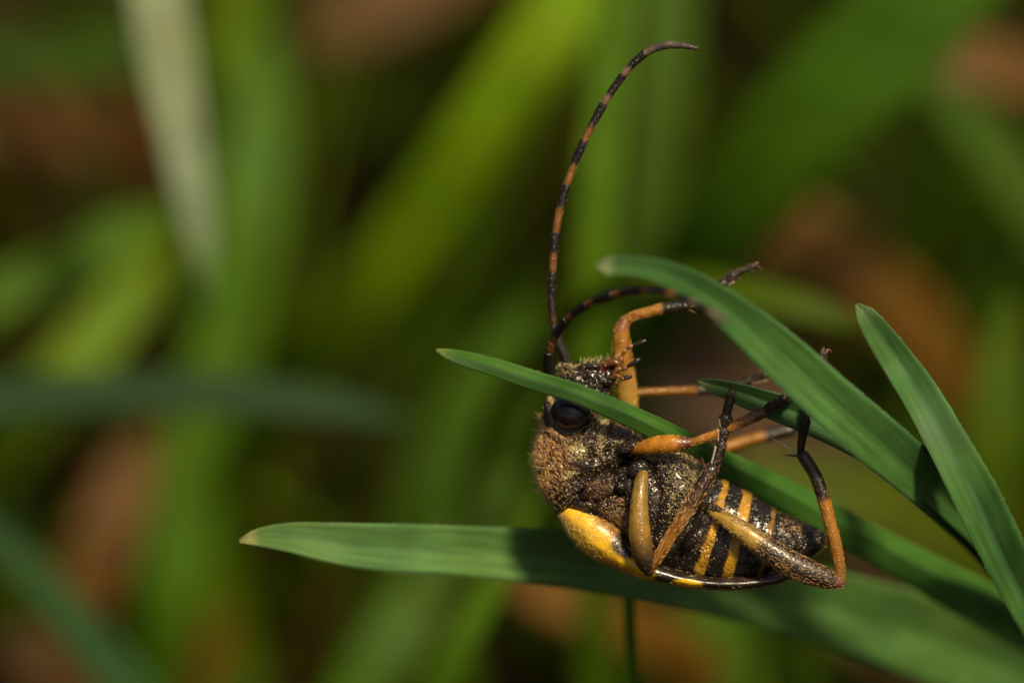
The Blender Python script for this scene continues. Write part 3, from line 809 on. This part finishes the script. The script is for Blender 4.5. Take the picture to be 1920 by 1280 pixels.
# wing cases
def elytron(wc, b):
    g = ribloft([(1050, 954, 1094, 950, wc, b * .25), (1048, 966, 1120, 958, wc, b * .62), (1058, 988, 1146, 970, wc, b * .85), (1080, 1020, 1172, 992, wc, b), (1116, 1049, 1196, 1020, wc, b),
                 (1164, 1070, 1224, 1046, wc, b), (1214, 1086, 1258, 1062, wc, b), (1270, 1098, 1300, 1074, wc, b * .98), (1332, 1105, 1352, 1080, wc, b * .95), (1398, 1105, 1404, 1078, wc, b * .88), (1450, 1097, 1446, 1072, wc, b * .72), (1490, 1080, 1480, 1062, wc, b * .45), (1512, 1064, 1502, 1058, wc, b * .08)], 150, 90, 2.2)
    groove(g, [(1066, 975), (1078, 1000), (1106, 1030), (1150, 1056)], 9, 2.5)
    lumps(g, 40, 1.5)
    V = g['V']
    c = np.tile(YEL, (len(V), 1))
    yd = np.array([.26, .085, .006])
    k = (np.maximum(blob(V, 1058, 985, 14, 44, -32, soft=.7), blob(V, 1130, 1056, 60, 12, 22, soft=.7)) * .75)[:, None]; c = c * (1 - k) + yd * k
    k = (blob(V, 1150, 984, 54, 19, 40, soft=.6) * .92)[:, None]; c = c * (1 - k) + np.array([.16, .05, .012]) * k
    blk = np.maximum(blob(V, 1176, 1022, 31, 24, 15, soft=.2), sm(V[:, 0], 1218, 1232))
    blk = blk * (1 - blob(V, 1290, 1094, 26, 9, 8, soft=.25))
    blk = np.maximum(blk, 0)[:, None]
    dk = BLK * 1.3 + sm(V[:, 0], 1320, 1380)[:, None] * np.array([.03, .012, .012]) * sm(-V[:, 1], -1094, -1082)[:, None]  # black, with a pinkish sheen painted in along the upper rear part
    c = c * (1 - blk) + dk * blk
    return g, c
g, c = elytron(-46, 48)
wing = part('wing_case', g, M_WING, c, label='yellow wing case with black patches')
setae(wing, g, 1300, 12, np.array([.85, .55, .16]), mask=lambda V: blob(V, 1100, 990, 60, 45, 40, soft=.7) + .06, comb=np.array([.7, .7, .1]), lean=.8, r=.6, jitter=.15)
setae(wing, g, 150, 11, GOLD, mask=lambda V: blob(V, 1056, 990, 16, 40, -30, soft=.7), comb=np.array([.5, .8, 0]), lean=.5, r=.6, facing=-.5)
g, c = elytron(-136, 46)
part('wing_case', g, M_WING, c, label='yellow wing case with black patches')

# abdomen: telescoping segments
AB = [(1236, 1076, 1318, 884, -82, 60), (1258, 1086, 1334, 884, -82, 74), (1290, 1092, 1352, 896, -82, 78), (1326, 1096, 1378, 908, -82, 80), (1364, 1098, 1408, 924, -82, 78), (1404, 1096, 1440, 944, -82, 72),
      (1440, 1088, 1470, 960, -82, 66), (1474, 1074, 1500, 974, -82, 58), (1506, 1056, 1526, 986, -82, 46), (1534, 1036, 1546, 1000, -82, 30), (1550, 1022, 1554, 1012, -82, 4)]
ab_o = None
cuts = [0, .24, .42, .60, .78, 1.0]
full = ribloft(AB, 241, 110, 2.2)
R = full['V'].reshape(241, 110, 3); cen = R.mean(1, keepdims=True)
abd = None
for i in range(5):
    a0 = int(cuts[i] * 240) - (8 if i else 0); a1 = int(cuts[i + 1] * 240)
    sub = R[max(a0, 0):a1 + 1].copy(); cc = cen[max(a0, 0):a1 + 1]
    n_ = len(sub); u = np.linspace(0, 1, n_)
    k = .965 + .045 * u                                   # flares to its hind rim
    if i < 4:
        k[-5:] = [1.008, 1.006, .998, .975, .93]
    # bow the segment: ventral middle reaches further back
    sub = cc + (sub - cc) * k[:, None, None]
    V = sub.reshape(-1, 3)
    gseg = dict(V=V, F=None, t=np.repeat(u, 110), T=np.tile(unit(np.array([.85, .35, 0])), (len(V), 1)))
    gseg['F'] = fix_out(V, ring_faces(n_, 110))
    lumps(gseg, 16, 1.6)
    V = gseg['V']
    c = np.tile(BLK * .9, (len(V), 1))
    yb = np.array([.36, .17, .010])
    wob = np.array([noise.noise(Vector(v / 22)) for v in V]) * .10
    tt = gseg['t'] + wob
    if i in (0, 1, 2):
        lo = {0: .74, 1: .64, 2: .84}[i]
        k = (sm(tt, lo - .05, lo + .03) * (1 - sm(tt, .97, 1.03)))
        if i == 2:
            k = k * .35
        c = c * (1 - k[:, None]) + yb * k[:, None]
    if i == 4:
        k = (sm(gseg['t'], .8, 1.0) * .6)[:, None]; c = c * (1 - k) + np.array([.12, .05, .03]) * k
    if abd is None:
        abd = part('abdomen', gseg, M_ROUGH, c); o = abd
    else:
        o = part('abdomen_segment', gseg, M_BLACK, c, parent=abd)
    setae(abd, gseg, 230 if i < 4 else 90, 7, GOLD * [.8, .68, .5], mask=lambda V: .5 + 1.5 * (gseg['t'] > .85), lean=.7, r=.7)
    if i >= 3:
        setae(abd, gseg, 140, 8, COPPER * 1.1, mask=lambda V: blob(V, 1484, 988, 20, 14, soft=.6), lean=.4, r=.8, jitter=.5)

# legs ---------------------------------------------------------------
def leg_empty(x, y, w):
    return empty('leg', to_world(P(x, y, w)[None])[0], parent=beetle)

def limb(parent, name, ctrl, mat, st, hair=None, nu=40, nv=16, flat=1.0, lump=.6):
    g = tube(ctrl, nu, nv, flat)
    if lump:
        lumps(g, 7, lump)
    o = part(name, g, mat, stops(g['t'], st), parent=parent)
    for h in (hair or []):
        n_, L_, c_, le, fc = h[:5]
        m_ = None
        if len(h) > 5:
            lo, hi = h[5]
            m_ = sm(g['t'], lo - .03, lo + .03) * (1 - sm(g['t'], hi - .03, hi + .03))
        setae(parent, g, int(n_ * .8), L_ * .75, np.asarray(c_) * [.9, .78, .6], lean=min(le + .1, .85), r=.6, facing=fc, mask=m_)
    return o

def tarsus(parent, pts, claw_dir, c=BLK * 1.3, hair=True, pad=None):
    """four lobed joints, a slender claw joint and two hooked claws"""
    C = np.array(pts, float)
    Q, t = spline(C, 61)
    cuts = [0, 20, 32, 42, 61]
    for i in range(4):
        q = Q[cuts[i]:min(cuts[i + 1] + 1, 61)]
        n_ = len(q); u = np.linspace(0, 1, n_)
        rr = q[:, 3] * ((.62 + .5 * u) if i < 3 else (.55 + .35 * u))
        g = tube(np.column_stack([q[:, :3], rr])[::2] if n_ > 6 else np.column_stack([q[:, :3], rr]), 14, 12, .8)
        part('tarsus_joint', g, M_DARKLIMB, np.tile(c, (len(g['V']), 1)), parent=parent)
        if hair:
            setae(parent, g, 50, 6, GOLD * [.4, .32, .2], lean=.6, r=.6)
        if pad is not None and i < 3:
            e = q[:, :3] + np.array(pad) * (rr[:, None] * .8)
            part('tarsus_pad', tube(np.column_stack([e, rr * .38])[::3], 10, 10), M_LIMB, np.tile([.42, .28, .17], (1, 1)).repeat(18 * 10, 0), parent=parent)
    end = Q[-1, :3]; d = unit(Q[-1, :3] - Q[-4, :3])
    r0 = C[-1, 3] * .42
    cd = np.array(claw_dir, float)
    for s in (-1, 1):
        sd = unit(np.cross(d, [0, 0, 1.0])) * s * .45 + np.array([0, 0, s * .25])
        L_ = C[-1, 3] * 1.3
        p = [end - d * 2, end + d * L_ * .6 + sd * L_ * .6, end + d * L_ * 1.1 + sd * L_ + cd * L_ * .35, end + d * L_ * 1.1 + sd * L_ * 1.1 + cd * L_ * 1.1]
        part('claw', tube(np.column_stack([np.array(p), [r0, r0 * .8, r0 * .55, r0 * .2]]), 14, 8), M_LIMB, np.array([.10, .035, .014]), parent=parent)

def spur(parent, p, q, r=2.0, c=(.12, .03, .015)):
    m = [(a + b) / 2 for a, b in zip(p, q)]
    part('spur', tube([(*p, r), (*m, r * .7), (*q, .4)], 10, 8), M_LIMB, np.array(c), parent=parent)

KNEE = np.array([.07, .018, .008]); DK = BLK * 1.1
# near fore leg
L = leg_empty(1190, 840, 0)
limb(L, 'femur', [(1186, 844, -4, 8), (1205, 840, 8, 13), (1232, 834, 20, 17), (1258, 832, 28, 17.5), (1278, 831, 32, 14), (1289, 830, 34, 10)], M_LIMB,
     [(0, ORG * .8), (.5, ORG * 1.15), (.8, ORG), (.92, KNEE * 1.6), (1, KNEE)], [(160, 7, GOLD, .6, -.4)])
limb(L, 'tibia', [(1286, 831, 34, 9), (1300, 828, 36, 8), (1330, 818, 40, 8), (1370, 801, 42, 9), (1405, 785, 43, 10.5), (1428, 774, 43, 11.5)], M_LIMB,
     [(0, KNEE * 2), (.1, ORG * .7), (.4, ORG * .85), (.8, AMB * .7), (.95, DBR * 2.2), (1, DBR)], [(500, 9, np.array([.70, .40, .12]), .7, -.5)])
tarsus(L, [(1430, 773, 42, 11), (1450, 761, 48, 11), (1465, 752, 52, 11), (1474, 745, 55, 9.5), (1484, 738, 56, 8)], (-.6, -.6, .2))
# near middle leg
L = leg_empty(1204, 884, 6)
limb(L, 'femur', [(1207, 880, 2, 8), (1204, 894, 14, 12), (1200, 922, 26, 15), (1198, 960, 32, 18), (1200, 1000, 34, 20.5), (1206, 1036, 32, 19.5), (1212, 1060, 28, 15), (1216, 1070, 26, 10)], M_LIMB,
     [(0, OLV * .8), (.25, OLV), (.6, OLV * [.95, .85, .7]), (.72, OLV * [.6, .5, .4]), (.88, DBR * 1.5), (1, DBR * 1.2)], [(300, 7, np.array([.80, .52, .18]), .75, -.6)], nu=60, nv=24)
limb(L, 'tibia', [(1218, 1068, 26, 9), (1232, 1046, 32, 9.5), (1262, 998, 42, 10.5), (1292, 950, 48, 12.5), (1318, 908, 50, 14), (1334, 882, 48, 14.5)], M_LIMB,
     [(0, ORG * .35), (.3, ORG * .5), (.55, ORG * .4), (.7, DBR * 1.6), (1, BLK * 1.5)], [(480, 15, np.array([.80, .42, .14]), .68, -.7, (.0, .8)), (240, 10, GOLD * [.7, .6, .45], .7, -.5, (.5, 1))], nu=60)
spur(L, (1324, 882, 52), (1315, 856, 58), 2.6, (.16, .03, .02))
spur(L, (1344, 884, 50), (1352, 866, 52), 2.2)
tarsus(L, [(1337, 878, 48, 11), (1350, 842, 46, 10.5), (1357, 806, 44, 11), (1361, 782, 44, 13), (1369, 748, 42, 10)], (.4, -.5, .4), pad=(-.8, -.2, .2))
# near hind leg
L = leg_empty(1336, 958, -4)
limb(L, 'trochanter', [(1318, 950, -20, 12), (1336, 956, -8, 13), (1352, 964, 6, 11)], M_DARKLIMB, [(0, DBR), (1, DBR)], [(120, 9, GOLD, .6, -.4)])
g = tube([(1338, 960, 0, 9), (1356, 970, 10, 14), (1386, 990, 22, 18), (1424, 1018, 30, 21), (1464, 1045, 34, 23.5), (1502, 1066, 34, 24), (1538, 1080, 32, 21), (1562, 1088, 30, 16), (1574, 1090, 29, 12)], 80, 28, .85)
lumps(g, 6, .9)
V, t = g['V'], g['t']
c = np.tile(OLV * [1.35, 1.35, 1.2], (len(V), 1))
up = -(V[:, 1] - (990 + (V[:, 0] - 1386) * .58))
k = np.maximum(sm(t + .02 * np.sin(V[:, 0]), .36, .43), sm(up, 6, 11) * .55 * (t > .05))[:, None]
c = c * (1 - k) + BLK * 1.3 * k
k = sm(t, .93, 1.0)[:, None]; c = c * (1 - k) + np.array([.10, .035, .015]) * k
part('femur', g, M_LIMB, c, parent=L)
setae(L, g, 900, 9, np.array([.70, .36, .10]), mask=.15 + sm(t, .3, .5), lean=.8, r=.7, jitter=.12, facing=-.5)
setae(L, g, 220, 8, GOLD, mask=1 - sm(t, .3, .5), lean=.7, r=.7, facing=-.5)
limb(L, 'tibia', [(1576, 1088, 28, 10), (1574, 1062, 28, 11), (1566, 1020, 29, 12), (1554, 972, 30, 12), (1541, 924, 31, 12.5), (1525, 884, 31, 12), (1507, 856, 30, 12)], M_LIMB,
     [(0, ORG * .4), (.15, ORG * .62), (.62, ORG * .75), (.65, DK), (1, DK)], [(420, 7, np.array([.6, .34, .12]), .75, -.5, (0, .66)), (260, 7, GOLD * [.5, .4, .3], .7, -.5, (.6, 1))], nu=60)
spur(L, (1494, 848, 32), (1446, 820, 40), 1.6, (.5, .42, .36))
spur(L, (1496, 854, 34), (1467, 852, 40), 2.6, (.05, .02, .012))
tarsus(L, [(1500, 852, 29, 10), (1505, 815, 42, 9.5), (1515, 772, 56, 9), (1525, 735, 66, 9.5), (1544, 664, 66, 9)], (.5, .6, 0))
# far fore leg, reaching up past the face
L = leg_empty(1178, 800, -120)
limb(L, 'femur', [(1176, 800, -120, 15), (1177, 770, -118, 19), (1174, 728, -112, 21), (1168, 680, -104, 19), (1165, 640, -98, 17), (1166, 615, -95, 13), (1170, 604, -94, 10)], M_LIMB,
     [(0, OLV * 1.2), (.3, OLV * 1.15), (.6, ORG * .72), (.88, ORG * .65), (1, KNEE * 2)], [(900, 8, GOLD * [1, .85, .6], .55, -.6)], nu=60, nv=22)
limb(L, 'tibia', [(1172, 603, -94, 9), (1186, 594, -92, 9), (1212, 586, -90, 9.5), (1248, 578, -88, 11), (1284, 572, -86, 12)], M_LIMB,
     [(0, ORG * .5), (.2, ORG * .62), (.6, ORG * .62), (.66, BLK * 2), (1, BLK * 1.5)], [(420, 8, GOLD * [1, .75, .45], .75, -.6, (0, .65))], nu=44)
spur(L, (1288, 578, -86), (1304, 586, -84), 2)
tarsus(L, [(1288, 571, -86, 11), (1325, 552, -86, 10), (1352, 535, -84, 11), (1384, 512, -82, 10), (1412, 499, -80, 8)], (.2, .9, 0), pad=(.3, .75, .2))
# far middle leg
L = leg_empty(1180, 860, -150)
limb(L, 'femur', [(1180, 862, -150, 12), (1170, 820, -158, 17), (1166, 780, -160, 16), (1172, 745, -160, 11), (1180, 738, -160, 9)], M_LIMB, [(0, OLV), (1, OLV * .5)])
limb(L, 'tibia', [(1178, 737, -160, 8), (1215, 735, -158, 8), (1265, 733, -155, 8.5), (1312, 732, -152, 10), (1345, 730, -150, 11)], M_LIMB,
     [(0, ORG * .55), (.3, ORG * .6), (.74, ORG * .45), (.8, BLK * 1.8), (1, BLK * 1.5)], [(160, 7, GOLD * .7, .7, -.5)])
tarsus(L, [(1348, 730, -150, 10), (1395, 717, -140, 9.5), (1430, 705, -132, 10.5), (1470, 692, -124, 10), (1510, 680, -116, 8)], (.2, .9, 0), pad=(.2, .8, .2))
# far hind leg
L = leg_empty(1300, 900, -160)
limb(L, 'femur', [(1296, 905, -160, 12), (1300, 880, -180, 17), (1318, 862, -200, 15), (1338, 850, -212, 10)], M_LIMB, [(0, OLV), (1, OLV * .5)])
limb(L, 'tibia', [(1336, 850, -214, 11), (1370, 836, -216, 12), (1405, 825, -218, 12), (1440, 816, -220, 12.5), (1480, 806, -222, 13)], M_LIMB,
     [(0, ORG * .6), (.3, ORG * .7), (.66, ORG * .6), (.72, BLK * 1.6), (1, BLK * 1.5)])
tarsus(L, [(1484, 805, -222, 11), (1520, 796, -222, 10), (1550, 792, -222, 10), (1580, 792, -222, 9), (1604, 800, -222, 8)], (.2, .9, 0), hair=False)

# antennae -----------------------------------------------------------
def antenna(base, joints, mats, hair):
    A = empty('antenna', to_world(P(*base)[None])[0], parent=beetle)
    for i, (p, m, q, r0, r1, st) in enumerate(joints):
        g = tube([(*p, r0), (*m, (r0 + r1) / 2), (*q, r1)], 22, 12, cap=.5)
        lumps(g, 5, .5)
        o = part('antenna_segment', g, M_DARKLIMB, stops(g['t'], st), parent=A)
        if hair:
            setae(A, g, 45, 5.5, GOLD * [.3, .24, .16], lean=.7, r=.5, facing=-.7)

def chain(pts):
    """joint points x, y, w -> list of (start, mid, end) on a smooth curve"""
    C = np.array(pts, float)
    n_ = 20 * (len(C) - 1) + 1
    t = np.concatenate([[0], np.cumsum(np.linalg.norm(np.diff(C, axis=0), axis=1))])
    m = np.gradient(C, t, axis=0)
    out = []
    for i in range(len(C) - 1):
        h = t[i + 1] - t[i]; u = .5
        mid = .5 * C[i] + .125 * h * m[i] + .5 * C[i + 1] - .125 * h * m[i + 1]
        out.append((tuple(C[i]), tuple(mid), tuple(C[i + 1])))
    return out
DA = np.array([.010, .008, .007]); GR = np.array([.045, .032, .025]); AM = np.array([.150, .056, .011]); PA = np.array([.125, .072, .038])
def band(a, c1=AM, c2=DA):
    return [(0, c1 * .7), (.08, c1), (a - .06, c1), (a + .06, c2), (1, c2)]
# the sharp one: x, y, w of the joints
J = chain([(1063, 680, -52), (1044, 630, -52), (1038, 611, -52), (1036, 512, -50), (1041, 439, -48), (1062, 348, -44), (1095, 266, -40), (1131, 197, -34), (1168, 142, -28), (1208, 101, -22), (1253, 84, -16), (1307, 91, -10)])
rad = [(9, 10), (7, 8), (7, 9), (6.8, 9), (6.8, 9), (6.6, 8.6), (6.6, 8.4), (6.6, 8), (6.8, 8), (7, 8), (7.5, 4.5)]
sts = [[(0, DA), (1, DA)], [(0, DA * 1.4), (1, DA)], [(0, AM * .3), (.2, AM * .3), (.3, DA), (1, DA)], band(.5, AM * .85), band(.52), band(.45), band(.4, AM * [1, 1.1, 1.3]), band(.33, PA), band(.32, PA), [(0, PA * .8), (.2, PA * .7), (.5, GR), (1, GR)], [(0, GR * 1.3), (.1, PA * .6), (.2, GR), (1, GR)]]
antenna((1063, 680, -52), [(p, m, q, r[0], r[1], s) for (p, m, q), r, s in zip(J, rad, sts)], None, True)
# the blurred one, swinging towards the lens
J = chain([(1029, 708, -10), (1029, 662, 20), (1036, 642, 34), (1062, 600, 80), (1100, 571, 130), (1148, 553, 185), (1200, 545, 245), (1252, 550, 305), (1296, 566, 355), (1330, 584, 390), (1355, 600, 415)])
rad = [(9, 10), (7, 8), (7, 9), (6.8, 9), (6.8, 9), (6.6, 8.6), (6.6, 8.4), (6.6, 8), (6.8, 8), (7.5, 8.5), (8, 5)]
sts = [[(0, DA), (1, DA)], [(0, AM * .5), (1, AM * .8)], [(0, AM * .6), (.25, AM * .5), (.35, DA), (1, DA)], band(.35, AM * .8), band(.3, AM * .8), band(.3), band(.35), band(.4), band(.35, PA), [(0, PA), (1, GR * 2)], [(0, PA), (1, GR * 2)]]
antenna((1029, 708, -10), [(p, m, q, r[0], r[1], s) for (p, m, q), r, s in zip(J, rad, sts)], None, False)

# clean the bookkeeping property
for o in bpy.data.objects:
    if '_w' in o:
        del o['_w']
